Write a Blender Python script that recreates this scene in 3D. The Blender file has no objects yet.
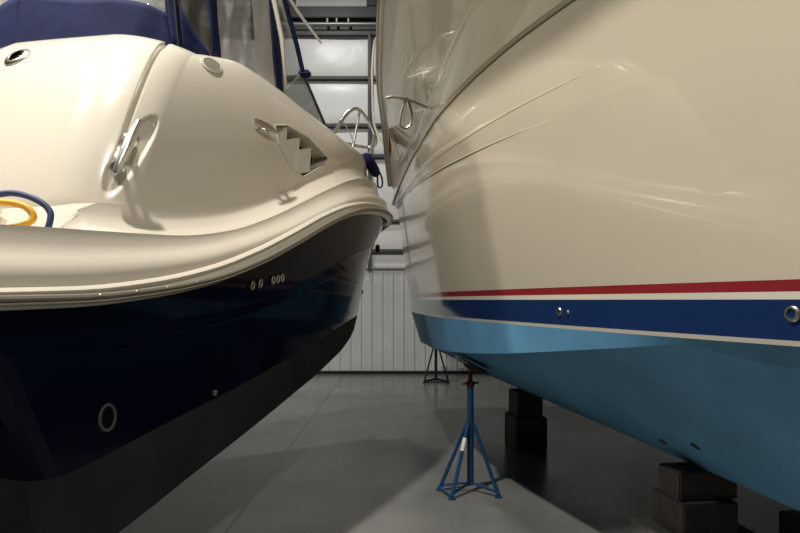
import bpy, bmesh, math, random
import numpy as np
from mathutils import Vector, Matrix
random.seed(7)
SC = bpy.context.scene
COL = SC.collection

# ------------------------------------------------------------------ camera
cam = bpy.data.cameras.new('camera'); cam_o = bpy.data.objects.new('camera', cam); COL.objects.link(cam_o)
cam_o.location = (0, 0, 1.6); cam_o.rotation_euler = (math.pi/2, 0, 0)
cam.sensor_width = 36; cam.lens = 26.55; cam.shift_y = 0.0419; cam.clip_start = 0.02
SC.camera = cam_o

# ------------------------------------------------------------------ world and lights
w = bpy.data.worlds.new('hall_air'); SC.world = w; w.use_nodes = True
w.node_tree.nodes['Background'].inputs[0].default_value = (0.8, 0.85, 0.9, 1)
w.node_tree.nodes['Background'].inputs[1].default_value = 0.02

def area(name, loc, power, sx, sy, col=(1, 0.95, 0.87), rot=(0, 0, 0)):
    l = bpy.data.lights.new(name, 'AREA'); l.shape = 'RECTANGLE'; l.size = sx; l.size_y = sy
    l.energy = power; l.color = col
    o = bpy.data.objects.new(name, l); COL.objects.link(o); o.location = loc; o.rotation_euler = rot
    return o
area('high_bay_lamp', (-2.05, 1.9, 7.6), 560, 0.25, 0.3)
area('high_bay_lamp', (-5.0, 2.6, 7.4), 335, 0.2, 0.25)
area('high_bay_lamp', (1.7, -2.6, 7.6), 310, 0.4, 0.6)
area('high_bay_lamp', (-1.6, 9.6, 8.6), 160, 0.3, 0.3, (1, 0.98, 0.95))

vs = SC.view_settings
vs.view_transform = 'Standard'; vs.look = 'None'; vs.gamma = 1.0; vs.use_curve_mapping = False
vs.exposure = 0.0

# ------------------------------------------------------------------ materials
def mat(name, col, rough=0.5, metal=0.0, coat=0.0, noise=0.0, nscale=8.0, bump=0.0, bscale=20.0, alpha=1.0,
        spec=0.5, ior=1.45):
    m = bpy.data.materials.new(name); m.use_nodes = True
    nt = m.node_tree; b = nt.nodes['Principled BSDF']
    b.inputs['Base Color'].default_value = (*col, 1); b.inputs['Roughness'].default_value = rough
    b.inputs['Metallic'].default_value = metal; b.inputs['Coat Weight'].default_value = coat
    b.inputs['Coat Roughness'].default_value = 0.03
    b.inputs['Alpha'].default_value = alpha; b.inputs['Specular IOR Level'].default_value = spec
    b.inputs['IOR'].default_value = ior
    tc = nt.nodes.new('ShaderNodeTexCoord')
    if noise > 0:
        n = nt.nodes.new('ShaderNodeTexNoise'); n.inputs['Scale'].default_value = nscale
        n.inputs['Detail'].default_value = 6
        nt.links.new(tc.outputs['Object'], n.inputs['Vector'])
        r = nt.nodes.new('ShaderNodeMapRange')
        r.inputs['From Min'].default_value = 0.3; r.inputs['From Max'].default_value = 0.7
        r.inputs['To Min'].default_value = 1-noise; r.inputs['To Max'].default_value = 1+noise
        nt.links.new(n.outputs['Fac'], r.inputs['Value'])
        h = nt.nodes.new('ShaderNodeVectorMath'); h.operation = 'SCALE'
        h.inputs[0].default_value = col
        nt.links.new(r.outputs['Result'], h.inputs['Scale'])
        nt.links.new(h.outputs['Vector'], b.inputs['Base Color'])
    if bump > 0:
        n2 = nt.nodes.new('ShaderNodeTexNoise'); n2.inputs['Scale'].default_value = bscale
        n2.inputs['Detail'].default_value = 3
        nt.links.new(tc.outputs['Object'], n2.inputs['Vector'])
        bp = nt.nodes.new('ShaderNodeBump'); bp.inputs['Strength'].default_value = bump
        bp.inputs['Distance'].default_value = 0.02
        nt.links.new(n2.outputs['Fac'], bp.inputs['Height'])
        nt.links.new(bp.outputs['Normal'], b.inputs['Normal'])
    return m

M = {}
M['cream'] = mat('cream_gelcoat', (0.62, 0.575, 0.49), 0.22, coat=0.5, noise=0.02, nscale=2)
M['cream2'] = mat('warm_cream_gelcoat', (0.60, 0.54, 0.42), 0.2, coat=0.6, noise=0.02, nscale=2)
M['groove'] = mat('seam_rubber', (0.16, 0.14, 0.1), 0.5)
M['tan'] = mat('tan_trim_and_shade', (0.29, 0.25, 0.17), 0.4)  # window frames; also paints the shadow band on the yacht
M['navy'] = mat('navy_gelcoat', (0.002, 0.004, 0.013), 0.09, spec=0.16)
M['black'] = mat('black_antifouling', (0.02, 0.02, 0.019), 0.7, noise=0.25, nscale=3, spec=0.25)
M['red'] = mat('red_stripe', (0.31, 0.028, 0.035), 0.18, coat=0.6)
M['white'] = mat('white_stripe', (0.72, 0.68, 0.58), 0.2, coat=0.6)
M['blue'] = mat('royal_blue_stripe', (0.011, 0.032, 0.115), 0.15, coat=0.6)
M['bottom'] = mat('blue_antifouling', (0.11, 0.30, 0.49), 0.6, noise=0.14, nscale=2.2, spec=0.3)
M['canvas'] = mat('navy_canvas', (0.011, 0.015, 0.058), 0.8, noise=0.15, nscale=5, bump=0.5, bscale=5, spec=0.2)
M['steel'] = mat('polished_stainless', (0.86, 0.85, 0.82), 0.28, 1.0)
M['dullsteel'] = mat('dull_stainless', (0.4, 0.37, 0.32), 0.35, 1.0)
M['greyrub'] = mat('grey_rub_insert', (0.2, 0.18, 0.15), 0.4)
M['mesh'] = mat('grey_grille', (0.22, 0.2, 0.17), 0.5, noise=0.5, nscale=160)
M['dark'] = mat('dark_void', (0.004, 0.004, 0.004), 0.8, spec=0.05)
M['girt'] = mat('grey_painted_steel', (0.06, 0.066, 0.067), 0.5)
M['girt2'] = mat('galvanised_pipe', (0.3, 0.31, 0.3), 0.4, 0.5)
M['vinyl'] = mat('white_insulation_vinyl', (0.82, 0.83, 0.82), 0.35, bump=0.9, bscale=1.6)
M['liner'] = mat('white_ribbed_steel', (0.62, 0.635, 0.625), 0.45, noise=0.05, nscale=1.5)
M['ceil'] = mat('grey_hall_lining', (0.14, 0.14, 0.137), 0.6)
M['blackm'] = mat('black_paint', (0.012, 0.012, 0.012), 0.5)
M['bluest'] = mat('blue_enamel', (0.01, 0.055, 0.14), 0.35, noise=0.2, nscale=12)
M['redst'] = mat('red_enamel', (0.14, 0.012, 0.014), 0.45, noise=0.2, nscale=20)
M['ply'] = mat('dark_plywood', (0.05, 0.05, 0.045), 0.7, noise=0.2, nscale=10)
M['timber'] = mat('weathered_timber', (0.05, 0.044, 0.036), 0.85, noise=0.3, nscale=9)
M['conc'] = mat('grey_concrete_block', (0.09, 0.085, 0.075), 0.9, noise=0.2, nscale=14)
M['ropeb'] = mat('navy_cord', (0.02, 0.04, 0.1), 0.6)
M['ropey'] = mat('yellow_cord', (0.72, 0.4, 0.03), 0.5)
M['vin_w'] = mat('white_vinyl_panel', (0.85, 0.84, 0.8), 0.4)
M['cush'] = mat('pale_cushion', (0.66, 0.58, 0.48), 0.6)
M['tag'] = mat('white_paper', (0.75, 0.75, 0.72), 0.6)
M['redbrown'] = mat('dark_red_glass', (0.07, 0.02, 0.012), 0.15)

def clear(name, col, mix, rough=0.05, bump=0.6, bscale=4):
    m = bpy.data.materials.new(name); m.use_nodes = True; nt = m.node_tree
    b = nt.nodes['Principled BSDF']; b.inputs['Base Color'].default_value = (*col, 1)
    b.inputs['Roughness'].default_value = rough
    out = nt.nodes['Material Output']
    tr = nt.nodes.new('ShaderNodeBsdfTransparent'); mx = nt.nodes.new('ShaderNodeMixShader')
    mx.inputs[0].default_value = mix
    nt.links.new(tr.outputs[0], mx.inputs[1]); nt.links.new(b.outputs[0], mx.inputs[2])
    nt.links.new(mx.outputs[0], out.inputs['Surface'])
    if bump:
        tc = nt.nodes.new('ShaderNodeTexCoord'); n = nt.nodes.new('ShaderNodeTexNoise')
        n.inputs['Scale'].default_value = bscale; n.inputs['Detail'].default_value = 2
        bp = nt.nodes.new('ShaderNodeBump'); bp.inputs['Strength'].default_value = bump
        bp.inputs['Distance'].default_value = 0.05
        nt.links.new(tc.outputs['Object'], n.inputs['Vector']); nt.links.new(n.outputs['Fac'], bp.inputs['Height'])
        nt.links.new(bp.outputs['Normal'], b.inputs['Normal'])
    return m
M['clear'] = clear('clear_vinyl', (0.5, 0.5, 0.48), 0.6, 0.08, 0.8, 5)
M['tint'] = clear('smoked_vinyl', (0.1, 0.1, 0.095), 0.92, 0.12, 0.8, 4)
M['glass'] = clear('windscreen_glass', (0.25, 0.33, 0.3), 0.35, 0.03, 0)

def floor_mat():
    m = bpy.data.materials.new('polished_concrete'); m.use_nodes = True; nt = m.node_tree
    b = nt.nodes['Principled BSDF']; L = nt.links.new
    tc = nt.nodes.new('ShaderNodeTexCoord')
    n = nt.nodes.new('ShaderNodeTexNoise'); n.inputs['Scale'].default_value = 0.9; n.inputs['Detail'].default_value = 8
    L(tc.outputs['Object'], n.inputs['Vector'])
    cr = nt.nodes.new('ShaderNodeValToRGB')
    cr.color_ramp.elements[0].position = 0.3; cr.color_ramp.elements[0].color = (0.125, 0.127, 0.122, 1)
    cr.color_ramp.elements[1].position = 0.7; cr.color_ramp.elements[1].color = (0.205, 0.203, 0.19, 1)
    L(n.outputs['Fac'], cr.inputs['Fac'])
    sp = nt.nodes.new('ShaderNodeSeparateXYZ'); L(tc.outputs['Object'], sp.inputs[0])
    def joint(axis, at, wd):
        a = nt.nodes.new('ShaderNodeMath'); a.operation = 'SUBTRACT'; a.inputs[1].default_value = at
        L(sp.outputs[axis], a.inputs[0])
        p = nt.nodes.new('ShaderNodeMath'); p.operation = 'PINGPONG'; p.inputs[1].default_value = 5.5
        L(a.outputs[0], p.inputs[0])
        g = nt.nodes.new('ShaderNodeMath'); g.operation = 'LESS_THAN'; g.inputs[1].default_value = wd
        L(p.outputs[0], g.inputs[0]); return g
    j1 = joint('X', -1.2, 0.009); j2 = joint('Y', 9.73, 0.012)
    mx = nt.nodes.new('ShaderNodeMath'); mx.operation = 'MAXIMUM'; L(j1.outputs[0], mx.inputs[0]); L(j2.outputs[0], mx.inputs[1])
    mc = nt.nodes.new('ShaderNodeMixRGB'); mc.inputs[2].default_value = (0.03, 0.03, 0.03, 1)
    L(mx.outputs[0], mc.inputs[0]); L(cr.outputs[0], mc.inputs[1]); L(mc.outputs[0], b.inputs['Base Color'])
    n2 = nt.nodes.new('ShaderNodeTexNoise'); n2.inputs['Scale'].default_value = 2.5; n2.inputs['Detail'].default_value = 6
    L(tc.outputs['Object'], n2.inputs['Vector'])
    r = nt.nodes.new('ShaderNodeMapRange'); r.inputs['To Min'].default_value = 0.14; r.inputs['To Max'].default_value = 0.34
    L(n2.outputs['Fac'], r.inputs['Value']); L(r.outputs[0], b.inputs['Roughness'])
    return m
M['floor'] = floor_mat()
def translucent(m, fac):                # thin vinyl lets lamp light through
    nt = m.node_tree; t = nt.nodes.new('ShaderNodeBsdfTranslucent'); t.inputs[0].default_value = (0.85, 0.83, 0.78, 1)
    mx = nt.nodes.new('ShaderNodeMixShader'); mx.inputs[0].default_value = fac
    nt.links.new(nt.nodes['Principled BSDF'].outputs[0], mx.inputs[1]); nt.links.new(t.outputs[0], mx.inputs[2])
    nt.links.new(mx.outputs[0], nt.nodes['Material Output'].inputs['Surface'])
translucent(M['vin_w'], .5)

# ------------------------------------------------------------------ mesh helpers
ORG = {}
def org(o): return ORG.get(o.name, Vector((0, 0, 0)))

def link_mesh(name, verts, faces, mats, parent=None, fm=None, smooth=True, sharp=None, origin=None):
    """verts in world coordinates; the mesh sits at its parent's (or its own) base point"""
    og = org(parent) if parent else Vector(origin or (0, 0, 0))
    me = bpy.data.meshes.new(name)
    me.from_pydata([tuple(Vector(v)-og) for v in verts], [], [tuple(f) for f in faces])
    if not isinstance(mats, (list, tuple)): mats = [mats]
    for m in mats: me.materials.append(M[m])
    if fm:
        for p, i in zip(me.polygons, fm): p.material_index = i
    bm = bmesh.new(); bm.from_mesh(me)
    bmesh.ops.recalc_face_normals(bm, faces=bm.faces)
    for f in bm.faces: f.smooth = smooth
    if sharp is not None:
        for e in bm.edges:
            if len(e.link_faces) == 2 and e.calc_face_angle(0) > sharp: e.smooth = False
    bm.to_mesh(me); bm.free()
    o = bpy.data.objects.new(name, me); COL.objects.link(o)
    if parent: o.parent = parent
    else: o.location = og
    ORG[o.name] = og
    return o

def thing(name, label, cat, loc, group=None):
    o = bpy.data.objects.new(name, None); COL.objects.link(o); o.location = loc
    o.empty_display_size = 0.1
    o['label'] = label; o['category'] = cat
    if group: o['group'] = group
    ORG[o.name] = Vector(loc)
    return o

class MB:
    def __init__(self): self.v = []; self.f = []; self.m = []
    def add(self, v, f, mi=0):
        b = len(self.v); self.v += [tuple(x) for x in v]
        self.f += [tuple(i+b for i in q) for q in f]; self.m += [mi]*len(f)
    def grid(self, rows, mi=0, close_u=False):
        n = len(rows[0]); v = [p for r in rows for p in r]; f = []
        for i in range(len(rows)-1):
            for j in range(n-1):
                f.append((i*n+j, i*n+j+1, (i+1)*n+j+1, (i+1)*n+j))
            if close_u: f.append((i*n+n-1, i*n, (i+1)*n, (i+1)*n+n-1))
        self.add(v, f, mi)
    def tube(self, pts, r, seg=10, mi=0, cap=True, smooth_n=0):
        pts = [Vector(p) for p in pts]
        n0 = len(pts)
        if smooth_n: pts = spline(pts, smooth_n)
        rs = [float(np.interp(i*(n0-1)/(len(pts)-1), range(n0), r)) for i in range(len(pts))] if isinstance(r, (list, tuple)) else [r]*len(pts)
        t0 = (pts[1]-pts[0]).normalized()
        up = Vector((0, 0, 1)) if abs(t0.z) < 0.9 else Vector((1, 0, 0))
        nrm = (up - t0*up.dot(t0)).normalized(); rings = []
        for i, p in enumerate(pts):
            a = pts[max(i-1, 0)]; b = pts[min(i+1, len(pts)-1)]
            t = (b-a).normalized(); nrm = (nrm - t*nrm.dot(t)).normalized(); bi = t.cross(nrm)
            rings.append([p+(nrm*math.cos(2*math.pi*k/seg)+bi*math.sin(2*math.pi*k/seg))*rs[i] for k in range(seg)])
        b0 = len(self.v); self.grid(rings, mi, True)
        if cap:
            self.f.append(tuple(b0+k for k in range(seg))); self.m.append(mi)
            e = b0+(len(pts)-1)*seg; self.f.append(tuple(e+k for k in range(seg))); self.m.append(mi)
    def box(self, c, s, mi=0, mtx=None, bev=0.0):
        bm = bmesh.new(); bmesh.ops.create_cube(bm, size=1)
        for v in bm.verts: v.co = Vector((v.co.x*s[0], v.co.y*s[1], v.co.z*s[2]))
        if bev: bmesh.ops.bevel(bm, geom=bm.edges[:], offset=bev, segments=2, affect='EDGES')
        for v in bm.verts:
            if mtx: v.co = mtx @ v.co
            v.co += Vector(c)
        bm.verts.index_update()
        self.add([v.co.copy() for v in bm.verts], [[v.index for v in f.verts] for f in bm.faces], mi); bm.free()
    def lathe(self, base, axis, prof, seg=20, mi=0, sx=1.0, xdir=None):
        """prof: (radius, height) pairs along axis; sx stretches along xdir"""
        ax = Vector(axis).normalized()
        x = Vector(xdir) if xdir else (Vector((1, 0, 0)) if abs(ax.x) < 0.8 else Vector((0, 1, 0)))
        x = (x-ax*x.dot(ax)).normalized(); y = ax.cross(x)
        rings = [[Vector(base)+ax*h+x*r*sx*math.cos(2*math.pi*k/seg)+y*r*math.sin(2*math.pi*k/seg) for k in range(seg)] for r, h in prof]
        self.grid(rings, mi, True)
    def link(self, name, mats, parent=None, smooth=True, sharp=0.7, origin=None):
        return link_mesh(name, self.v, self.f, mats, parent, self.m, smooth, sharp, origin)

def spline(pts, n):
    pts = [Vector(p) for p in pts]; out = []
    for i in range(len(pts)-1):
        p0 = pts[max(i-1, 0)]; p1 = pts[i]; p2 = pts[i+1]; p3 = pts[min(i+2, len(pts)-1)]
        for k in range(n):
            t = k/n
            out.append(0.5*((2*p1)+(p2-p0)*t+(2*p0-5*p1+4*p2-p3)*t*t+(3*p1-p0-3*p2+p3)*t*t*t))
    out.append(pts[-1]); return out

def cub(x, tab):
    """smooth (monotone-ish cubic) lookup of a table [(x, y)...]"""
    xs = np.array([a for a, _ in tab], float); ys = np.array([b for _, b in tab], float)
    d = np.diff(ys)/np.diff(xs); m = np.empty_like(xs); m[0] = d[0]; m[-1] = d[-1]
    for i in range(1, len(xs)-1):
        m[i] = 0 if d[i-1]*d[i] <= 0 else 2*d[i-1]*d[i]/(d[i-1]+d[i])
    x = float(np.clip(x, xs[0], xs[-1])); i = int(np.clip(np.searchsorted(xs, x)-1, 0, len(xs)-2))
    h = xs[i+1]-xs[i]; t = (x-xs[i])/h
    return float((2*t**3-3*t*t+1)*ys[i]+(t**3-2*t*t+t)*h*m[i]+(-2*t**3+3*t*t)*ys[i+1]+(t**3-t*t)*h*m[i+1])

def structure(o): o['kind'] = 'structure'; return o

# ================================================================== THE HALL
YW = 12.76
mb = MB(); mb.add([(-14, -12, 0), (14, -12, 0), (14, YW+.3, 0), (-14, YW+.3, 0), (-14, -12, -.2), (14, -12, -.2), (14, YW+.3, -.2), (-14, YW+.3, -.2)],
                  [(0, 1, 2, 3), (4, 5, 6, 7), (0, 1, 5, 4), (1, 2, 6, 5), (2, 3, 7, 6), (3, 0, 4, 7)])
structure(mb.link('floor', 'floor', smooth=False))
mb = MB(); mb.box((0, .4, 8.95), (28.2, 25.2, .1)); structure(mb.link('ceiling', 'ceil', smooth=False))
mb = MB(); mb.box((-14.1, .4, 4.45), (.2, 25.0, 8.9)); structure(mb.link('wall_left', 'ceil', smooth=False))
mb = MB(); mb.box((14.1, .4, 4.45), (.2, 25.0, 8.9)); structure(mb.link('wall_right', 'ceil', smooth=False))
mb = MB(); mb.box((0, -12.1, 4.45), (28.2, .2, 8.9)); structure(mb.link('wall_front', 'ceil', smooth=False))
# far wall: insulation backing above, ribbed steel liner below
mb = MB()
girts = [2.27, 2.66, 3.31, 4.71, 5.37, 6.40, 7.45, 8.9]
xs = np.arange(-14, 14.01, 0.25)
rows = []
for a, b in zip(girts[:-1], girts[1:]):
    for k in range(9):
        t = k/8.0; z = a+(b-a)*t
        puff = 0.07*(1-(2*t-1)**4)*min(1, (b-a)/0.9)
        rows.append([(x, YW+.10-puff*(0.8+0.2*math.sin(x*3.1+z*2)), z) for x in xs])
mb.grid(rows)
mb.add([(-14, YW+.3, 0), (14, YW+.3, 0), (14, YW+.3, 8.9), (-14, YW+.3, 8.9)], [(0, 1, 2, 3)])
structure(mb.link('wall_back', 'vinyl'))
mb = MB(); prof = []
x = -14.0
while x < 14:                                   # ribs 9 inches apart with two small pencil ribs between
    prof += [(x, 0), (x+.02, -.03), (x+.05, -.03), (x+.07, 0), (x+.115, 0), (x+.122, -.007), (x+.136, -.007), (x+.143, 0),
             (x+.172, 0), (x+.179, -.007), (x+.193, -.007), (x+.2, 0)]
    x += .23
mb.grid([[(px, YW+.02+py, 0.05) for px, py in prof], [(px, YW+.02+py, 2.27) for px, py in prof]])
structure(mb.link('wall_back_liner', 'liner', smooth=False))
mb = MB(); mb.box((0, YW-.02, .035), (28, .06, .07)); structure(mb.link('baseboard_back', 'blackm', smooth=False))
mb = MB(); mb.box((0, YW-.01, 2.285), (28, .08, .035)); structure(mb.link('trim_liner_cap', 'girt2', smooth=False))
for n, (z, h, d) in enumerate([(2.66, .06, .14), (3.31, .05, .12), (4.71, .06, .14), (5.37, .06, .14), (6.40, .055, .14)], 1):
    mb = MB(); mb.box((0, YW-.03, z+h/2-.025), (28, .02, h)); mb.box((0, YW+.03, z+h-.03), (28, d, .015)); mb.box((0, YW+.03, z-.02), (28, d, .015))
    structure(mb.link('trim_girt_%d' % n, 'girt', smooth=False))
mb = MB(); mb.box((0, YW-.08, 7.77), (28, .12, .24), bev=.01); structure(mb.link('trim_beam_upper', 'girt', smooth=False))
mb = MB(); mb.box((0, YW-.02, 7.36), (28, .10, .10)); mb.box((0, YW+.02, 7.55), (28, .02, .3)); structure(mb.link('trim_beam_lower', 'girt', smooth=False))
mb = MB(); mb.tube([(-14, YW-.18, 7.48), (14, YW-.18, 7.48)], .045)
for q in (-1.55, -1.35, -1.1): mb.tube([(q, YW-.18, 7.48), (q, YW-.18, 7.60)], .03)
structure(mb.link('trim_pipe', 'girt2'))
for n, q in enumerate((-6.4, -.66, 5.1), 1):
    mb = MB(); mb.box((q, YW-.05, 4.8), (.06, .16, 5.1)); structure(mb.link('trim_post_%d' % n, 'girt', smooth=False))
for n, q in enumerate((-2.35, -.62, 3.4), 1):
    mb = MB(); mb.box((q, YW-.05, 8.4), (.19, .2, 1.0)); structure(mb.link('trim_stub_%d' % n, 'girt', smooth=False))

# ================================================================== LEFT BOAT (stern towards us)
TH = math.radians(22); SN, CS = math.sin(TH), math.cos(TH)
XB, YB = -0.40, 7.6
def LB(t, v, z):                      # t metres aft of the bow, v metres to starboard of the centreline
    return Vector((XB+CS*v-SN*t, YB-SN*v-CS*t, z))
ROWS = {   # stem position, length of the curve, bluntness, half beam, heights along the boat
'chine': (.36, 4.8, 2.4, 1.0, [(.36, 1.393), (.5, 1.39), (.71, 1.36), (.86, 1.335), (1.11, 1.27), (1.36, 1.225), (1.66, 1.174), (1.96, 1.122), (2.36, 1.063), (2.76, .992), (3.16, .923), (3.56, .841), (3.96, .753), (4.36, .66), (4.76, .555), (5.16, .47), (6.2, .42)]),
'boot': (.34, 4.8, 2.4, 1.05, [(.34, 1.412), (.69, 1.418), (1.09, 1.425), (1.34, 1.418), (1.64, 1.403), (1.94, 1.381), (2.34, 1.341), (2.74, 1.289), (3.14, 1.232), (3.54, 1.169), (3.94, 1.1), (4.34, 1.035), (4.74, .966), (5.14, .893), (6.2, .8)]),
'k2': (.22, 4.6, 2.8, 1.08, [(.22, 1.978), (.97, 1.972), (1.52, 1.943), (1.82, 1.922), (2.22, 1.875), (2.62, 1.805), (3.02, 1.721), (3.42, 1.631), (3.82, 1.542), (4.22, 1.472), (4.62, 1.428), (5.02, 1.396), (6.2, 1.37)]),
'k1': (.16, 4.5, 3.0, 1.09, [(.16, 2.18), (.91, 2.172), (1.46, 2.133), (1.76, 2.095), (2.16, 2.03), (2.56, 1.94), (2.96, 1.834), (3.36, 1.72), (3.76, 1.622), (4.16, 1.552), (4.56, 1.511), (4.96, 1.489), (6.2, 1.48)]),
'rb': (0, 4.4, 3.7, 1.12, [(0, 2.43), (.5, 2.455), (1.0, 2.458), (1.5, 2.44), (2.0, 2.405), (2.4, 2.355), (2.8, 2.262), (3.2, 2.128), (3.6, 1.967), (4.0, 1.818), (4.4, 1.704), (4.8, 1.637), (5.2, 1.6), (6.2, 1.58)]),
'rt': (0, 4.4, 3.7, 1.15, [(0, 2.49), (.5, 2.515), (1.0, 2.52), (1.5, 2.5), (2.0, 2.472), (2.4, 2.425), (2.8, 2.342), (3.2, 2.215), (3.6, 2.055), (4.0, 1.902), (4.4, 1.778), (4.8, 1.697), (5.2, 1.652), (6.2, 1.62)]),
'l2': (.02, 4.4, 3.7, 1.12, [(.02, 2.59), (.52, 2.62), (1.02, 2.62), (1.5, 2.59), (2.02, 2.545), (2.42, 2.475), (2.82, 2.37), (3.22, 2.229), (3.62, 2.075), (4.02, 1.943), (4.42, 1.842), (4.82, 1.782), (5.22, 1.746), (6.2, 1.7)]),
'l3': (.12, 4.4, 3.5, 1.05, [(.12, 2.78), (.62, 2.81), (1.12, 2.80), (1.5, 2.775), (2.12, 2.69), (2.52, 2.587), (2.92, 2.446), (3.32, 2.286), (3.72, 2.127), (4.12, 2.0), (4.52, 1.93), (4.92, 1.905), (5.32, 1.885), (6.2, 1.82)]),
'l4': (.25, 4.4, 3.4, .92, [(.25, 3.09), (.75, 3.12), (1.0, 3.10), (1.25, 3.06), (1.55, 3.005), (1.85, 2.935), (2.25, 2.815), (2.65, 2.665), (3.05, 2.5), (3.45, 2.335), (3.85, 2.215), (4.25, 2.135), (4.65, 2.077), (5.05, 2.03), (6.2, 1.93)]),
'top': (.75, 4.6, 2.2, .78, [(.75, 3.288), (1.1, 3.243), (1.5, 3.205), (1.75, 3.195), (2.05, 3.19), (2.35, 3.195), (2.75, 3.205), (3.15, 3.22), (3.55, 3.212), (3.95, 3.12), (4.35, 2.975), (4.75, 2.84), (5.15, 2.69), (6.2, 2.3)]),
}
def rv(n, t):
    t0, L, p, B, _ = ROWS[n]; x = min(max((t-t0)/L, 0), 1); return B*(1-(1-x)**p)
def rz(n, t): return cub(t, ROWS[n][4])
NS = 90
def row(n, tend, dv=0.0, dz=0.0, ns=NS):
    t0 = ROWS[n][0]; out = []
    for i in range(ns+1):
        t = t0+(tend-t0)*(i/ns)**1.7
        v = rv(n, t); v = max(v+dv*min(1, v/.2), 0)
        out.append((t, v, rz(n, t)+dz))
    return out
def fw(t):                             # the cruiser's true centreline bears away to port of the survey line
    q = min(max(t/3.5, 0), 1); return q*q*(3-2*q)
def PV(t, v): return -v-.7*fw(t)
def CV(t): return -.35*fw(t)
def both(r, mir): return [LB(t, PV(t, v) if mir else v, z) for t, v, z in r]
def unLB(p):
    q = Vector(p)-LB(0, 0, 0); return -SN*q.x-CS*q.y, CS*q.x-SN*q.y, p[2]

boat = thing('cabin_cruiser', 'cream and navy cabin cruiser with canvas enclosure, left of the aisle, stern nearest', 'boat', LB(3.2, 0, 0.3))
# --- hull
keel = [(t, CV(t) if v > 0 else 0.0, z-.26*(v-CV(t))*(v > 0)) for t, v, z in row('chine', 5.15)]
hrows = [('k', keel), ('c', row('chine', 5.15)), ('b', row('boot', 5.2)), ('k2', row('k2', 5.42)), ('k1', row('k1', 5.58)), ('rb', row('rb', 6.2, -.02, 0))]
hm = MB()
mids = {('c', 'b'): 0, ('k', 'c'): 0}
for mir in (False, True):
    for (na, ra), (nb, rb_) in zip(hrows[:-1], hrows[1:]):
        mi = 0 if nb in ('c', 'b') else 1
        hm.grid([both(ra, mir), both(rb_, mir)], mi)
# rounded stern corner then the transom itself
def ends(mir): return [both([r[-1]], mir)[0] for _, r in hrows]
for k in range(len(hrows)-1):
    mi = 0 if k < 2 else 1
    pa, pb = hrows[k][1][-1], hrows[k+1][1][-1]
    strip = []
    for (t, v, z) in (pa, pb):
        line = [(t, v, z)]
        for s in (.35, .7, 1.0):
            a = s*math.pi/2
            line.append((t+.10*math.sin(a), max(v-.10*(1-math.cos(a)), 0), z))
        line.append((t+.14, CV(t), z))
        strip.append(line)
    for mir in (False, True):
        hm.grid([both(s, mir) for s in strip], mi)
hull = hm.link('hull', ['black', 'navy'], boat, sharp=0.35)
# fine spray rails on the navy topsides
for n, ta, tb in (('k1', .5, 4.75), ('k2', 1.9, 4.95)):
    mb = MB(); mb.tube([LB(t, rv(n, t)+.002, rz(n, t)) for t in np.linspace(ta, tb, 70)], .005, 6)
    mb.link('spray_rail', 'navy', boat)
# --- rub rail: cream lip, grey insert, cream cap
rr = MB()
sec = [('rb', 0, -.03), ('rb', .035, -.012), ('rb', .045, .0), ('rt', .0, -.035), ('rt', .012, -.012), ('rt', 0, 0), ('rt', -.03, .006)]
for mir in (False, True):
    rr.grid([both(row(n, 6.2, dv, dz), mir) for n, dv, dz in sec])
endp = [[LB(6.2, v+(PV(6.2, v)-v)*s, z) for s in np.linspace(0, 1, 9)] for v, z in [(row(n, 6.2, dv, dz)[-1][1:]) for n, dv, dz in sec]]
rr.grid(endp)
rub = rr.link('rub_rail', 'cream', boat, sharp=0.6)
mb = MB(); mb.tube(both(row('rb', 6.2, .05, .012), False), .013, 8); mb.link('rub_insert', 'greyrub', rub)
mb = MB(); mb.tube(both(row('rb', 6.2, .047, -.008), False), .008, 8); mb.link('rub_strip', 'dullsteel', rub)
for t in (4.55, 4.75, 4.93, 5.12):
    mb = MB(); p = LB(t, rv('rb', t)+.06, rz('rb', t)+.014); mb.lathe(p, LB(0, 1, 0)-LB(0, 0, 0), [(.0, .006), (.006, .005), (.009, 0)], 10); mb.link('screw', 'dullsteel', rub)

# --- deck moulding between rub rail and cabin side, then the bow deck
dk = MB()
def conc(a, b, fv, fz, drop=0.0):
    out = []
    for (t, v, z), (t2, v2, z2) in zip(a, b):
        out.append((t+(t2-t)*fv, v+(v2-v)*fv, z+(z2-z)*fz-drop*min(max((t-4.98)/.15, 0), 1)))
    return out
TE = 6.2
r_t = row('rt', TE, -.02, 0); r_2 = row('l2', TE); r_3 = row('l3', TE); r_4 = row('l4', TE)
def ledge(r):                                   # floor of the swim platform stays below the lip
    return [(t, v, z-.24*min(max((t-5.0)/.12, 0), 1)) for t, v, z in r]
drows = [r_t, conc(r_t, r_2, .15, .5), r_2, conc(r_2, r_3, .55, .18), conc(r_2, r_3, .88, .55), conc(r_2, r_3, .99, .9), r_3,
         conc(r_3, r_4, .25, .03, .03), conc(r_3, r_4, .65, .22, .1), conc(r_3, r_4, .92, .6, .1), ledge(r_4)]
centre = [(t, CV(t) if v > 0 else 0.0, z+.06*min(1, v)) for t, v, z in drows[-1]]
for mir in (False, True):
    dk.grid([both(r, mir) for r in drows+[[(t, (v+CV(t))*.5, z+.03*min(1, v)) for t, v, z in drows[-1]], centre]])
dk.grid([[LB(r[-1][0], r[-1][1]+(PV(r[-1][0], r[-1][1])-r[-1][1])*s, r[-1][2]) for s in np.linspace(0, 1, 9)] for r in drows])
deck = dk.link('deck', 'cream', boat, sharp=1.2)

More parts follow.
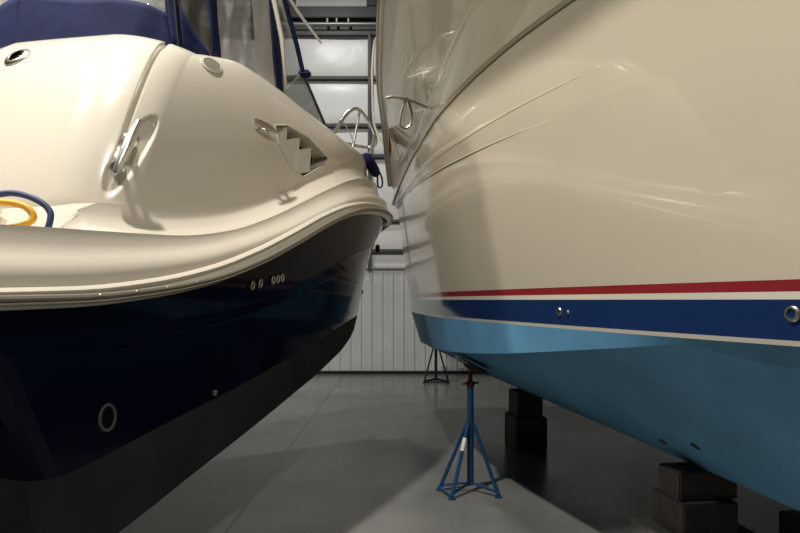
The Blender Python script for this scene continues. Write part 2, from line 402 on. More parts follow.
# --- cabin side, quarter and transom as one moulding (path around the boat x height)
def cabin(u, wv):
    """u: metres along the path from the bow along the side, round the quarter, to the centreline; wv: 0 base, 1 top"""
    t0 = .75; tc = 4.66-.62*wv**1.1; R = .30+.02*wv
    Ls = tc-t0; La = R*math.pi/2
    def side(t):
        vb = rv('l4', t)*1.0; vt = rv('top', t); zb = rz('l4', t)-.02; zt = rz('top', t)
        g = 1-math.cos(wv*math.pi/2); h = math.sin(wv*math.pi/2)**.85
        return vb+(vt-vb)*g, zb+(zt-zb)*h
    U1 = 3.9; U2 = 4.45                     # common parameters for straight / arc / transom
    if u <= U1:
        t = t0+Ls*(u/U1); v, z = side(t)
    elif u <= U2:
        a = (u-U1)/(U2-U1)*math.pi/2; v, z = side(tc)
        t = tc+R*math.sin(a); v = v-R*(1-math.cos(a)); z = z+.04*wv*(1-math.cos(a))
    else:
        v, z = side(tc); vv = v-R; q = (u-U2)/.62
        t = tc+R+.05*math.sin(min(q, 1)*math.pi/2)*(1-.5*wv); v = vv+(CV(t)-vv)*q; z = z+.04*wv+.07*q*wv**2
    return t, v, z
def cabP(u, wv): return LB(*cabin(u, wv))
def cabN(u, wv):
    e = .004; a = cabP(u+e, wv)-cabP(u-e, wv); b = cabP(u, min(wv+e, 1))-cabP(u, max(wv-e, 0))
    n = a.cross(b).normalized()
    return n if n.dot(cabP(u, wv)-LB(2.8, 0, 2.5)) > 0 else -n
VENT = [(2.80, .33), (2.62, .345), (2.28, .28), (1.88, .10), (1.96, .05), (2.32, .025), (2.54, .10), (2.72, .22)]
def inpoly(x, y, P):
    c = False
    for i in range(len(P)):
        (x1, y1), (x2, y2) = P[i], P[i-1]
        if (y1 > y) != (y2 > y) and x < (x2-x1)*(y-y1)/(y2-y1)+x1: c = not c
    return c
def smst(a, b, x):
    q = min(max((x-a)/(b-a), 0), 1); return q*q*(3-2*q)
def pocket(u, wv):                      # boat-shaped recess for the stern cleat
    du = (u-4.035+.45*(wv-.17)*.9)/.085; dw = (wv-.175)/.165
    return .022*smst(1.0, .84, math.sqrt(du*du+abs(dw)**2.2))
def seam(u, wv):
    uc = 4.10+.03*max(.22-wv, 0)
    return .03*smst(.022, .008, abs(u-uc))*smst(.14, .2, wv)
cm = MB()
us = sorted(set(list(np.linspace(0, 1.8, 70))+list(np.linspace(1.8, 2.9, 140))+list(np.linspace(2.9, 3.9, 70))+list(np.linspace(3.9, 4.25, 60))+list(np.linspace(4.25, 5.07, 50))))
ws = np.concatenate([np.linspace(0, .4, 60), np.linspace(.415, 1, 40)])
def cab_rows(mir):
    R = []
    for wv in ws:
        r = []
        for u in us:
            p = cabP(u, wv); d = 0
            if inpoly(u, wv, VENT): d = .12
            elif 3.85 < u < 4.3:
                d = max(pocket(u, wv), seam(u, wv))
            if d: p = p-cabN(u, wv)*d
            if mir:
                t_, v_, z_ = unLB(p); p = LB(t_, PV(t_, v_), z_)
            r.append(p)
        R.append(r)
    return R
for mir in (False, True):
    R = cab_rows(mir); R = [[p-Vector((0, 0, .22)) for p in R[0]]]+R; cm.grid(R)
    cm.grid([R[-1], [(lambda t, v, z: LB(t, (CV(t)+(PV(t, v) if mir else v))*.5, z+.02))(*cabin(u, 1)) for u in us],
             [(lambda t, v, z: LB(t, CV(t), z+.03))(*cabin(u, 1)) for u in us]])
cabin_o = cm.link('cabin_side', 'cream', boat, sharp=0.9)
# vent rim and louvres
mb = MB(); pts = []
for i in range(len(VENT)):
    a, b = VENT[i], VENT[(i+1) % len(VENT)]
    for k in range(8): pts.append(cabP(a[0]+(b[0]-a[0])*k/8, a[1]+(b[1]-a[1])*k/8))
pts += pts[:2]
mb.tube(pts, .006, 8); vent = mb.link('vent_rim', 'cream', boat)
bk = MB()
bk.grid([[cabP(u, .03+.3*k/6.0)-cabN(u, .03+.3*k/6.0)*.115 for u in np.linspace(1.95, 2.72, 12)] for k in range(7)])
bk.link('vent_screen', 'dark', vent)
for (ua, ub, wa, wb) in ((2.78, 2.60, .10, .335), (2.57, 2.40, .05, .265), (2.36, 2.20, .04, .195)):
    lv = MB(); g = []
    for wv in np.linspace(wa, wb, 8):
        r = []
        for k in range(7):
            u = ua+(ub-ua)*k/6
            wmax = wv
            r.append(cabP(u, wmax)-cabN(u, wmax)*(.085-.075*smst(0, 1, k/6)))
        e = cabP(ub-.02, wv)-cabN(ub-.02, wv)*.11
        r.append(e); g.append(r)
    lv.grid(g)
    top = g[-1]; lv.grid([top, [p-cabN(2.5, .2)*.06 for p in top]])
    lv.link('louvre', 'cream', vent, sharp=1.0)
# cleats (stainless): stern one stands in the pocket, a folded one on the side
def cleat(name, u, wv, du, dw, half, h, rad, par):
    c = cabP(u, wv)-cabN(u, wv)*(.02 if par == 'p' else 0); n = cabN(u, wv)
    d = (cabP(u+du, wv+dw)-cabP(u-du, wv-dw)); d = (d-n*d.dot(n)).normalized()
    mb = MB()
    pts = [c+n*h+d*half*s-n*.004*abs(s)**2 for s in (-1, -.93, -.6, -.25, 0, .25, .6, .93, 1)]
    mb.tube(pts, [rad*.35, rad*.6, rad*.85, rad*1.1, rad*1.15, rad*1.1, rad*.85, rad*.6, rad*.35], 14)
    o = mb.link(name, 'steel' if par == 'p' else 'dullsteel', boat)
    for s in (-.3, .3):
        p = MB(); p.tube([c+d*half*s*1.5-n*.006, c+d*half*s*1.25+n*h*.3, c+d*half*s+n*h], [rad*1.9, rad*.8, rad*.9], 12); p.link('cleat_post', 'steel', o)
    b = MB(); b.lathe(c-n*.004, n, [(half*.24, 0), (half*.24, .005), (half*.2, .007), (0, .008)], 20, sx=1.3, xdir=d); b.link('cleat_base', 'steel', o)
cleat('mooring_cleat', 4.075, .165, -.02, .1, .165, .085, .022, 'p')
cleat('mooring_cleat', 2.97, .30, .1, .02, .125, .045, .018, 's')
# recessed courtesy light high on the quarter, filler cap on the transom
c = cabP(3.64, .72); n = cabN(3.64, .72); d = (cabP(3.52, .72)-cabP(3.76, .72)).normalized()
mb = MB(); mb.lathe(c-n*.004, n, [(.058, 0), (.056, .008), (.046, .012), (.044, .007)], 28, sx=1.75, xdir=d); lt = mb.link('speaker_ring', 'cream', boat)
mb = MB(); mb.lathe(c, n, [(.045, .006), (0, .009)], 28, sx=1.75, xdir=d); mb.link('grille', 'mesh', lt)
c = cabP(4.88, .71); n = cabN(4.88, .71); d = (cabP(4.8, .71)-cabP(4.9, .71)).normalized()
mb = MB(); mb.lathe(c, n, [(.075, -.01), (.075, .006), (.066, .014), (.05, .016), (.044, .008)], 32, sx=1.1, xdir=d); fc = mb.link('rod_holder', 'dullsteel', boat)
mb = MB(); mb.lathe(c, n, [(.046, .012), (.034, .02), (.034, .004), (0, .003)], 24, mi=0); mb.link('cap', 'dark', fc)

# --- canvas enclosure
def vert(u, h, off=0.0):
    t, v, z = cabin(u, .98)
    k = 1-.10*max(h, 0)
    return LB(t-.05*h*smst(4.1, 4.4, u), CV(t)+(v-CV(t))*k-off, z+h-.01)
def panel(name, u0, u1, h0, h1, m, par, nu=16, nh=6, off=0.02, th=.006, wav=.004, mirror=False):
    mb = MB(); f0 = h0 if callable(h0) else (lambda u: h0); f1 = h1 if callable(h1) else (lambda u: h1)
    g = []
    for j in range(nh+1):
        r = []
        for i in range(nu+1):
            u = u0+(u1-u0)*i/nu; h = f0(u)+(f1(u)-f0(u))*j/nh
            r.append(vert(u, h, off+wav*math.sin(u*23+h*9)+wav*.6*math.sin(u*9-h*17)))
        g.append(r)
    mb.grid(g)
    if mirror:
        mb.grid([[(lambda t, v, z: LB(t, PV(t, v), z))(*unLB(p)) for p in r] for r in g])
    o = mb.link(name, m, par)
    if th:
        s = o.modifiers.new('thickness', 'SOLIDIFY'); s.thickness = th; s.offset = 0
    return o
HT = 1.05
enc = panel('canvas_band', 4.07, 5.07, -.03, lambda u: .21+.09*smst(4.3, 5.0, u)+.012*math.sin(u*9), 'canvas', boat, 40, 8, .015, wav=.008, mirror=True)
panel('clear_window', 4.07, 5.07, lambda u: .20+.09*smst(4.3, 5.0, u)+.012*math.sin(u*9), HT, 'clear', boat, 40, 8, .02, wav=.01, th=0, mirror=True)
panel('canvas_hem', 4.075, 4.005, -.04, HT, 'canvas', boat, 4, 10, .008)
mb = MB(); mb.tube([vert(4.035, h, -.002) for h in np.linspace(0, HT, 8)], .006, 6); mb.link('zip', 'blackm', boat)
panel('smoked_window', 4.0, 3.66, 0, HT, 'tint', boat, 14, 10, .03, wav=.01, th=0)
panel('canvas_corner', 4.0, 3.64, -.03, lambda u: max(.27*(u-3.68)/.32, .012), 'canvas', boat, 14, 4, .015)
panel('canvas_hem', 3.67, 3.55, -.03, HT, 'canvas', boat, 4, 10, .02)
panel('clear_window', 3.55, 3.02, -.06, HT, 'clear', boat, 14, 10, .03, wav=.012, th=0)
panel('white_panel', 3.02, 2.66, -.07, HT, 'vin_w', boat, 10, 10, .0, wav=.002, th=0)
panel('canvas_border', 2.68, 2.50, -.06, HT, 'canvas', boat, 4, 10, .0, wav=.002, th=.012)
# canvas roof over the frame
mb = MB(); ur = np.linspace(2.2, 5.07, 50)
mb.grid([[(lambda p: Vector((p.x, p.y, 4.22+.10*math.sin(math.pi*s)+.03*(5.07-u))))(vert(u, HT)*(1-s)+(lambda q: LB(cabin(u, 1)[0], PV(cabin(u, 1)[0], cabin(u, 1)[1])*.95, 4.2))(0)*s) for u in ur] for s in np.linspace(0, 1, 12)])
rf = mb.link('canvas_roof', 'canvas', boat); md = rf.modifiers.new('thickness', 'SOLIDIFY'); md.thickness = .01
# --- windscreen: raked front glass, triangular wings
WT = (2.62, .60, 3.50); WB = (1.25, .20, 3.20); WA = (2.95, .60, 3.20)
def LS(t, v, z, s): return LB(t, v if s > 0 else PV(t, v), z)
for s in (1, -1):
    mb = MB(); mb.add([LS(WB[0], WB[1], WB[2], s), LS(WT[0], WT[1], WT[2], s), LS(WA[0], WA[1], WA[2], s)], [(0, 1, 2)])
    wg = mb.link('side_glass', 'glass', boat, smooth=False); md = wg.modifiers.new('thickness', 'SOLIDIFY'); md.thickness = .008
    mb = MB(); mb.tube([LS(WB[0]-.02, WB[1], WB[2]-.02, s), LS(WT[0]-.02, WT[1], WT[2]+.01, s)], .013, 10); mb.link('windscreen_post', 'girt', boat)
mb = MB(); mb.add([LB(WB[0], .2, 3.2), LB(WB[0], PV(WB[0], .2), 3.2), LB(WT[0], PV(WT[0], .6), 3.5), LB(WT[0], .6, 3.5)], [(0, 1, 2, 3)])
wg = mb.link('front_glass', 'glass', boat, smooth=False); md = wg.modifiers.new('thickness', 'SOLIDIFY'); md.thickness = .008
mb = MB()
mb.grid([[LS(2.60, .62, 3.49, s) for s in np.linspace(1, -1, 9)], [LS(2.66, .62, 3.56, s) for s in np.linspace(1, -1, 9)], [LS(3.05, .62, 4.2, s) for s in np.linspace(1, -1, 9)]])
o = mb.link('clear_front', 'clear', boat)
for s in (1, -1):
    mb = MB(); mb.tube([LS(2.64, .62, 3.52, s), LS(2.72, .62, 3.68, s), LS(3.05, .62, 4.2, s)], .02, 8); mb.link('canvas_edge', 'canvas', boat)
mb = MB(); mb.box(LB(2.60, .62, 3.50), (.10, .09, .05), bev=.015); mb.link('frame_knuckle', 'canvas', boat)
mb = MB(); mb.tube([LB(2.80, .56, 3.18), LB(2.86, .56, 3.7), LB(3.05, .55, 4.2)], .022, 10); mb.link('arch_leg', 'cream', boat)
# whip aerial folded down from the roof
mb = MB()
mb.tube([(-1.02, 4.30, 4.24), (-.855, 4.60, 3.94), (-.655, 4.90, 3.735)], [.014, .013, .010], 10, smooth_n=6); mb.link('aerial', 'vin_w', boat)

# --- bow rail
RS = [(-.66, 5.42, 3.02), (-.57, 5.6, 3.28), (-.486, 5.85, 3.48), (-.43, 6.2, 3.60), (-.37, 6.6, 3.625), (-.315, 7.0, 3.60), (-.30, 7.4, 3.58)]
mb = MB(); bowp = LB(-.05, 0, 3.58)
def mirr(p):
    t, v, z = unLB(p); return LB(t, PV(t, v), z)
path = [Vector(p) for p in RS]+[bowp]+[mirr(p) for p in reversed(RS)]
mb.tube(path, .019, 10, smooth_n=6); rail = mb.link('bow_rail', 'steel', boat)
for a, b, r in (((-.425, 6.22, 3.59), (-.50, 6.0, 3.05), .014), ((-.305, 7.1, 3.58), (-.395, 6.85, 3.12), .022)):
    for f in (Vector, mirr):
        mb = MB(); mb.tube([f(a), f(b)], r, 10); mb.link('stanchion', 'steel', rail)
mb = MB(); mb.tube([(-.55, 5.65, 3.32), (-.50, 5.9, 3.27), (-.47, 6.05, 3.20)], .006, 6); mb.link('lifeline', 'steel', rail)
# --- small fittings on the topsides
sn = (LB(0, 1, 0)-LB(0, 0, 0)).normalized(); fa = (LB(0, 0, 0)-LB(1, 0, 0)).normalized()
def ring(name, t, v, z, r, m, tr=.012, sx=1.0, par=boat, tilt=0.0):
    c = LB(t, v, z); x = (Vector((0, 0, 1))+fa*tilt).normalized(); y = sn.cross(x).normalized()
    mb = MB(); mb.tube([c+x*r*math.cos(a)+y*r*sx*math.sin(a) for a in np.linspace(0, 2*math.pi, 25)], tr, 8, cap=False)
    return mb.link(name, m, par)
def tv(t, za):                          # half beam of the topsides at a height
    for a, b in (('boot', 'k2'), ('k2', 'k1'), ('k1', 'rb')):
        if rz(a, t) <= za <= rz(b, t):
            f = (za-rz(a, t))/(rz(b, t)-rz(a, t)); return rv(a, t)+(rv(b, t)-rv(a, t))*f
    return rv('k1', t)
ex = ring('exhaust_ring', 4.98, tv(4.98, 1.085), 1.085, .056, 'girt', .008, .72)
mb = MB(); mb.lathe(LB(4.98, tv(4.98, 1.085)+.002, 1.085), sn, [(.05, 0), (0, .002)], 24, sx=.72, xdir=tuple(fa)); mb.link('exhaust_hole', 'dark', ex)
bd = None
for t in (3.99, 3.91, 3.77, 3.715, 3.66):
    z = 1.685+(3.99-t)*.17
    o = ring('badge_letter', t, tv(t, z)+.004, z, .025, 'dullsteel', .005, .55, bd or boat, .35); bd = bd or o
mb = MB(); mb.lathe(LB(4.25, tv(4.25, 1.10), 1.085), sn, [(.018, 0), (.016, .012), (.008, .016), (0, .016)], 14); mb.link('drain_fitting', 'dullsteel', boat)
mb = MB(); mb.box(LB(.62, .40, 2.20), (.05, .08, .09), bev=.012); mb.link('anchor_eye', 'blackm', boat)
mb = MB(); mb.box(LB(.45, .12, 1.70), (.02, .04, .06), bev=.008); mb.link('bow_eye', 'blackm', boat)

# ================================================================== RIGHT BOAT (bow towards us, beyond our right shoulder)
RY = [8.775, 8.25, 7.65, 7.05, 6.45, 5.85, 5.25, 4.65, 4.125, 3.675, 3.225, 2.812, 2.4, 2.025, 1.65]
RB = {
'chine': ([.308, .311, .317, .328, .346, .374, .43, .543, .682, .811, .95, 1.087, 1.233, 1.377, 1.535], [.975, 1.013, 1.041, 1.059, 1.08, 1.11, 1.144, 1.182, 1.226, 1.273, 1.325, 1.374, 1.424, 1.450, 1.457], .5),
'Wb': ([.165, .169, .176, .203, .249, .309, .392, .519, .66, .788, .928, 1.064, 1.211, 1.355, 1.512], 1.441, .46),
'Wt': ([.159, .163, .17, .197, .243, .303, .386, .513, .654, .782, .922, 1.058, 1.205, 1.349, 1.506], 1.460, .45),
'Bt': ([.143, .146, .153, .181, .227, .287, .369, .497, .638, .766, .905, 1.042, 1.188, 1.332, 1.49], 1.602, .42),
'Rb': ([.139, .143, .15, .177, .223, .283, .366, .493, .634, .762, .902, 1.038, 1.184, 1.329, 1.486], 1.629, .41),
'Rt': ([.131, .135, .142, .169, .216, .276, .358, .486, .626, .754, .894, 1.03, 1.177, 1.321, 1.478], 1.670, .40),
'K1': ([-.03, -.005, .027, .069, .121, .18, .255, .345, .461, .58, .719, .876, 1.054, 1.235, 1.429], [2.95, 2.945, 2.91, 2.857, 2.804, 2.756, 2.70, 2.645, 2.605, 2.575, 2.545, 2.525, 2.51, 2.506, 2.507], .22),
'S4': ([-.118, -.08, -.037, .011, .066, .124, .196, .27, .376, .49, .629, .795, .987, 1.183, 1.393], 3.025, .12),
'S5': ([-.095, -.038, .026, .091, .166, .227, .276, .322, .370, .425, .517, .65, .83, 1.03, 1.25], [3.256, 3.42, 3.43, 3.41, 3.385, 3.368, 3.363, 3.362, 3.361, 3.361, 3.365, 3.37, 3.37, 3.37, 3.37], .02),
'S6': ([-.135, -.165, -.19, -.203, -.207, -.195, -.168, -.138, -.096, -.043, .045, .169, .355, .573, .833], [3.30, 3.55, 3.808, 3.885, 3.888, 3.888, 3.888, 3.888, 3.888, 3.888, 3.888, 3.888, 3.888, 3.888, 3.888], -.35),
}
def rcx(y): return 2.2275-.14*y
def rrow(n):
    xs, zs, ys = RB[n]; zs = zs if isinstance(zs, list) else [zs]*len(xs)
    pts = [(x, y, z) for x, y, z in zip(xs, RY, zs)]
    x0, y0, z0 = pts[-1]; xe = rcx(ys)
    for q in (.3, .55, .75, .9, 1.0):
        y = y0+(ys-y0)*q; x = x0+(xe-x0)*(q**1.05*.9+.1*q**.5) if q < 1 else xe
        pts.append((x, y, z0))
    return spline(pts, 5)
def rmir(p):
    d = Vector((-.14, 1, 0)).normalized(); c = Vector((2.2275, 0, 0)); q = Vector(p)-c
    q = Vector((q.x, q.y, 0)); al = q.dot(d); pe = q-d*al
    return Vector((p[0], p[1], p[2]))-2*pe
rboat = thing('motor_yacht', 'tall cream motor yacht with red and blue boot stripes, right of the aisle', 'boat', (1.6, 4.6, .625))
rows = [rrow(n) for n in ('chine', 'Wb', 'Wt', 'Bt', 'Rb', 'Rt', 'K1', 'S4', 'S5', 'S6')]
keelr = [Vector((rcx(y), y, .625+(.05*smst(7.5, 8.8, y))+.5*smst(1.7, .5, y))) for y in [p.y for p in rows[0]]]
mats = ['bottom', 'white', 'blue', 'red', 'cream2']
bands = [0, 1, 2, 1, 3, 4, 4, 4, 4]
rm = MB()
def inter(a, b, f, push=0.0): return [Vector((p.x+(q.x-p.x)*f+push, p.y+(q.y-p.y)*f, p.z+(q.z-p.z)*f)) for p, q in zip(a, b)]
for mir in (False, True):
    F = (lambda r: [rmir(p) for p in r]) if mir else (lambda r: r)
    rm.grid([F(keelr), F(inter(keelr, rows[0], .5)), F(rows[0])], 0)
    for k in range(9):
        a, b = rows[k], rows[k+1]
        if bands[k] == 4: rm.grid([F(inter(a, b, f)) for f in (0, .33, .66, 1)], 4)
        else: rm.grid([F(a), F(b)], bands[k])
sterns = [keelr[0]]+[r[0] for r in rows]
bcol = [0]+bands
for k in range(10):
    a, b = sterns[k], sterns[k+1]
    rm.add([a, b, rmir(b), rmir(a)], [(0, 1, 2, 3)], bcol[k])
rh = rm.link('hull', mats, rboat, sharp=0.12)
# deck over the sheer
mb = MB(); s6 = rows[-1]
mb.grid([s6, [Vector((p.x+(rcx(p.y)-p.x)*.1, p.y, p.z+.05)) for p in s6], [Vector((rcx(p.y), p.y, p.z+.12)) for p in s6]])
mb.grid([[rmir(p) for p in r] for r in (s6, [Vector((p.x+(rcx(p.y)-p.x)*.1, p.y, p.z+.05)) for p in s6], [Vector((rcx(p.y), p.y, p.z+.12)) for p in s6])])
mb.link('deck', 'cream2', rboat)
# sheer rail with stainless insert
for f in (lambda p: p, rmir):
    mb = MB(); mb.tube([f(p+Vector((-.004, 0, .012))) for p in s6], .036, 10); o = mb.link('sheer_rail', 'cream2', rboat)
    mb = MB(); mb.tube([f(p+Vector((-.034, 0, -.006))) for p in s6], .013, 8); mb.link('rail_insert', 'dullsteel', o)
# tan strip painting in the knuckle's shadow band, bead along the spray crease
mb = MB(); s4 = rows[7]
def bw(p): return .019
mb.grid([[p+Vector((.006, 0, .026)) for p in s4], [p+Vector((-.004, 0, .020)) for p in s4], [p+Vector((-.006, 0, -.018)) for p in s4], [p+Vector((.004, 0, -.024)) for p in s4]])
mb.link('shade_band', 'tan', rboat)
k1 = rows[6][:64]; nk = len(k1)
mb = MB()
def fade(i): return min(1, (nk-1-i)/30)
mb.grid([[p+Vector((.004-dx*fade(i), 0, dz)) for i, p in enumerate(k1)] for dx, dz in ((0, .030), (.011, .022), (.004, .011), (.012, .0), (0, -.012))])
mb.link('spray_crease', 'cream2', rboat)
ku = inter(rows[6], rows[7], .34)[:56]; nk = len(ku)
mb = MB(); mb.grid([[p+Vector((.004-dx*fade(i), 0, dz)) for i, p in enumerate(ku)] for dx, dz in ((0, .03), (.010, .012), (.008, 0), (0, -.03))])
mb.link('spray_crease', 'cream2', rboat)
s5 = rows[8]
mb = MB(); mb.grid([[p+Vector((.012, 0, -.03)) for p in s5], [p+Vector((-.010, 0, -.008)) for p in s5], [p+Vector((-.014, 0, .006)) for p in s5], [p+Vector((-.02, 0, .03)) for p in s5]])
mb.link('knuckle_edge', 'cream2', rboat)
# fittings
def fitting(y, z, r, par=rboat):
    x = np.interp(y, RY[::-1], RB['Bt'][0][::-1])+.012
    c = Vector((x, y, z)); n = Vector((-.95, -.3, 0)).normalized()
    mb = MB(); mb.lathe(c, n, [(r, -.004), (r, .006), (r*.8, .012), (r*.6, .012), (r*.55, .003)], 22); o = mb.link('skin_fitting', 'dullsteel', par)
    mb = MB(); mb.lathe(c, n, [(r*.58, .004), (0, .003)], 18); mb.link('fitting_hole', 'dark', o)
fitting(3.30, 1.535, .026); fitting(3.22, 1.533, .014); fitting(2.02, 1.553, .030)
def onbottom(y, f):
    xc = np.interp(y, RY[::-1], RB['chine'][0][::-1]); zc = np.interp(y, RY[::-1], RB['chine'][1][::-1])
    return Vector((xc+(rcx(y)-xc)*f, y, zc+(.625-zc)*f))
for y, f in ((3.5, .80), (3.12, .72)):
    mb = MB(); mb.lathe(onbottom(y, f), (-.5, -.15, -.85), [(.02, -.01), (.018, .006), (.01, .008), (0, .008)], 12, sx=1.6); mb.link('intake', 'ply', rboat)
# side-gate grab rail with a modelled reflection loop, window and mullions near the stern
mb = MB(); mb.tube([(-.128, 5.4, 3.45), (-.055, 5.4, 3.46), (.073, 5.4, 3.43), (.143, 5.4, 3.407), (.25, 5.4, 3.36)], .013, 8, smooth_n=5)
gr = mb.link('grab_rail', 'dullsteel', rboat)
mb = MB(); mb.tube([(.082, 5.4, 3.42), (.11, 5.4, 3.293), (.0915, 5.4, 3.2), (.046, 5.4, 3.174), (.0, 5.4, 3.21), (.02, 5.42, 3.36), (.07, 5.42, 3.46)], .012, 8, smooth_n=5); mb.link('reflected_loop', 'dullsteel', gr)  # tube standing in for the cruiser's bow rail reflected in the gelcoat
mb = MB(); mb.box((-.125, 7.55, 3.62), (.03, .22, .34), bev=.01); sw = mb.link('side_window', 'redbrown', rboat)
for x, y, z in ((-.09, 7.3, 3.52), (-.06, 7.1, 3.47)):
    mb = MB(); mb.box((x, y, z), (.03, .04, .42), mtx=Matrix.Rotation(-.2, 4, 'Y'), bev=.01); mb.link('window_frame', 'tan', sw)
mb = MB()
mb.tube([(-.22, 7.9, 3.70), (-.345, 7.9, 3.95), (-.37, 7.9, 4.4), (-.37, 7.9, 4.75), (-.33, 7.9, 5.08), (-.20, 7.95, 5.2), (.1, 8.0, 5.2)], .016, 10, smooth_n=6); mb.link('boarding_rail', 'cream2', rboat)

# ================================================================== LOOSE THINGS
# --- blue screw-jack boat stand
def stand(name, label, base, H, zt, spread, m, angs, r=.024):
    t = thing(name, label, 'boat stand', base)
    B = Vector(base)
    feet = []
    for k in range(3):
        a = math.radians(angs[k]); f = B+Vector((spread*math.cos(a), spread*math.sin(a), .02)); feet.append(f)
    mb = MB(); mb.tube([B+Vector((0, 0, .06)), B+Vector((0, 0, H))], r*1.25, 16); mb.link('centre_tube', m, t)
    for f in feet:
        d = (B-f); d.z = 0; d.normalize()
        mb = MB(); mb.tube([f, B+Vector((0, 0, zt))-d*r*1.3], r*.72, 10); lg = mb.link('leg', m, t)
        mb = MB(); mb.box(f+Vector((0, 0, -.012)), (.06, .06, .014), bev=.003); mb.link('foot_plate', m, lg)
        mb = MB(); mb.tube([f+Vector((0, 0, .02)), B+Vector((0, 0, .08))], r*.55, 8); mb.link('spoke', m, t)
    return t, feet
S0 = (.588, 4.93, 0)
st, feet = stand('boat_stand', 'blue tripod boat stand with red screw head under the yacht hull', S0, .89, .57, .255, 'bluest', (-35, 172, 228), .022)
B = Vector(S0)
a, b = feet[1], feet[2]
mb = MB(); mb.tube([feet[1], feet[2]], .012, 8); mb.link('foot_brace', 'bluest', st)
mb = MB(); mb.tube([B+Vector((0, 0, .87)), B+Vector((0, 0, 1.05))], .016, 12); sc_ = mb.link('screw', 'redst', st)
mb = MB(); mb.lathe(B+Vector((0, 0, .88)), (0, 0, 1), [(.034, 0), (.036, .02), (.034, .04), (.02, .04)], 16)
mb.tube([B+Vector((-.07, -.03, .905)), B+Vector((.07, .03, .905))], .009, 8); mb.link('screw_handle', 'redst', st)
rotp = Matrix.Rotation(math.radians(27), 4, 'Y')
pc = B+Vector((.01, 0, 1.055))
mb = MB(); mb.box(pc, (.30, .26, .022), mtx=rotp, bev=.008); mb.link('pad', 'ply', st)
mb = MB(); mb.box(pc+Vector((-.01, 0, -.022)), (.12, .10, .02), mtx=rotp, bev=.004); mb.tube([pc+Vector((-.01, -.06, -.04)), pc+Vector((-.01, .06, -.04))], .014, 8); mb.link('swivel', 'redst', st)
lf = feet[2]; top = B+Vector((0, 0, .57))-(B-lf).normalized().to_2d().to_3d().normalized()*.028
p1 = lf+(top-lf)*.62; p2 = lf+(top-lf)*.80
mb = MB(); mb.tube([p1, p2], .0185, 10); mb.link('paper_tag', 'tag', st)
# --- black stand by the far wall
st2, feet2 = stand('boat_stand', 'small black tripod boat stand standing before the ribbed wall', (.70, 11.5, 0), .80, .76, .27, 'blackm', (-30, 90, 210), .024)
mb = MB(); mb.tube(feet2+[feet2[0]], .015, 8); mb.link('foot_ring', 'blackm', st2)
mb = MB(); mb.tube([Vector((.70, 11.5, .78)), Vector((.70, 11.5, .93))], .016, 10); mb.link('screw', 'blackm', st2)
mb = MB(); mb.box((.70, 11.5, .94), (.26, .26, .02), bev=.006); mb.link('pad', 'ply', st2)

# --- timber cribbing under the yacht's keel
ang = math.atan(.14)
def block(name, label, c, s, m, grp=None, cat='block', rot=ang):
    mb = MB(); mb.box((c[0], c[1], c[2]+s[2]/2), s, mtx=Matrix.Rotation(rot, 4, 'Z'), bev=.008)
    o = mb.link(name, m, origin=(c[0], c[1], c[2])); o['label'] = label; o['category'] = cat
    if grp: o['group'] = grp
    return o
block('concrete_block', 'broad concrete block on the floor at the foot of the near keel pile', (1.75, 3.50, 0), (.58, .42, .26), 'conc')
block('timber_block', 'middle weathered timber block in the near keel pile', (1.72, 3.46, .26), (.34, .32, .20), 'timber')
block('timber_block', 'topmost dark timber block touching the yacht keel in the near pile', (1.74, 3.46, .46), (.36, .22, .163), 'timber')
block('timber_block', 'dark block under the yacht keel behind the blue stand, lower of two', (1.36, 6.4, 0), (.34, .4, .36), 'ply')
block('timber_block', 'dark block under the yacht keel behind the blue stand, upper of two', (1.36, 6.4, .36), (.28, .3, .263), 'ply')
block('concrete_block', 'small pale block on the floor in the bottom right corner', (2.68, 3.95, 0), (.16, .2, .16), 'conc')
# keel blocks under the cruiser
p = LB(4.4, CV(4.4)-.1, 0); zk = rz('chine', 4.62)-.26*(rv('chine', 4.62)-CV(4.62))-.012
block('timber_block', 'dark timber block on the floor under the stern of the cruiser', (p.x, p.y, 0), (.35, .3, zk), 'timber', rot=-TH)

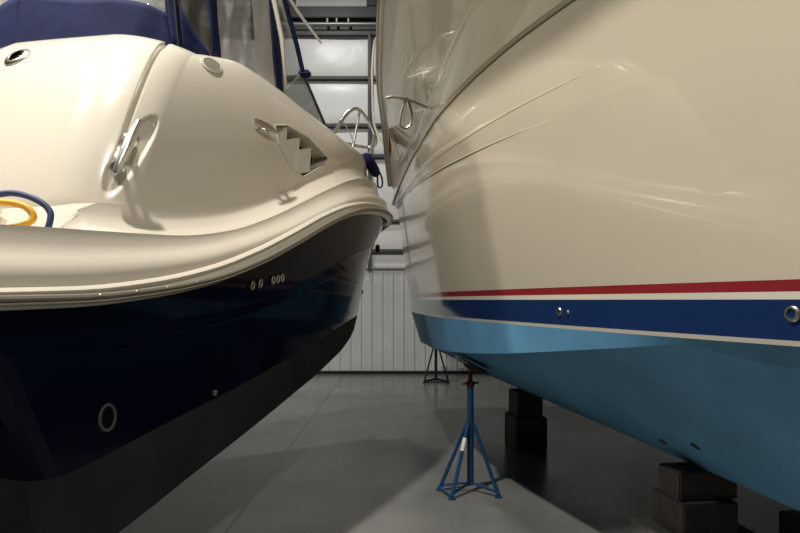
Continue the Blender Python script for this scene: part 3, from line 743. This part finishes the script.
# --- shore cords coiled on the swim platform
def coil(name, label, pts, r, m):
    mb = MB(); mb.tube(pts, r, 10, smooth_n=8); o = mb.link(name, m, origin=tuple(pts[0])); o['label'] = label; o['category'] = 'cord'; return o
def at(px, py, D): return Vector(((px-400)/590*D, D, 1.6+(300-py)/590*D))
coil('shore_cord', 'thick navy blue cord looped over on the cruiser swim platform',
     [(-1.80, 2.46, 1.84), (-1.86, 2.46, 1.95), (-1.75, 2.44, 2.01), (-1.61, 2.43, 2.04), (-1.50, 2.42, 2.015), (-1.44, 2.42, 1.97), (-1.43, 2.41, 1.92), (-1.45, 2.40, 1.85)], .013, 'ropeb')
coil('shore_cord', 'thick yellow cord looped inside the navy cord on the swim platform',
     [(-1.82, 2.50, 1.86), (-1.82, 2.48, 1.97), (-1.70, 2.47, 2.008), (-1.58, 2.47, 1.995), (-1.535, 2.47, 1.95), (-1.565, 2.46, 1.915), (-1.66, 2.45, 1.89), (-1.74, 2.44, 1.86)], .015, 'ropey')

def cushion(label, c, size, rot):
    mb = MB(); mb.box(c, size, mtx=rot, bev=.035); o = mb.link('seat_cushion', 'cush', origin=(c[0], c[1], c[2]-size[2]/2)); o['label'] = label; o['category'] = 'cushion'; o['group'] = 'cushions on the swim platform'
cushion('pale cushion lying flat behind the coiled cords, nearer the frame edge', (-2.06, 2.63, 1.93), (.22, .16, .2), Matrix.Rotation(TH, 4, 'Z'))
cushion('pale cushion leaning on its neighbour behind the coiled cords', (-1.84, 2.60, 1.93), (.14, .16, .19), Matrix.Rotation(TH, 4, 'Z') @ Matrix.Rotation(.35, 4, 'Y'))
f = thing('fender', 'navy fender with a looped line on the cruiser bow under the rail', 'fender', (-.36, 7.0, 3.0))
mb = MB(); a = Vector((-.40, 6.72, 3.27)); b = Vector((-.265, 6.97, 3.06)); d = (b-a).normalized()
mb.tube([a, a+d*.02, a+d*.05, a+d*.09, b-d*.08, b-d*.04, b-d*.015, b], [.012, .03, .055, .062, .062, .052, .03, .01], 14); mb.link('fender_body', 'canvas', f)
mb = MB(); mb.tube([a, (-.33, 6.95, 3.22), (-.24, 7.0, 3.11), (-.21, 7.0, 3.02), (-.215, 7.0, 2.95), (-.25, 7.0, 2.935), (-.265, 6.98, 2.98), b], .011, 8, smooth_n=6); mb.link('fender_line', 'ropeb', f)
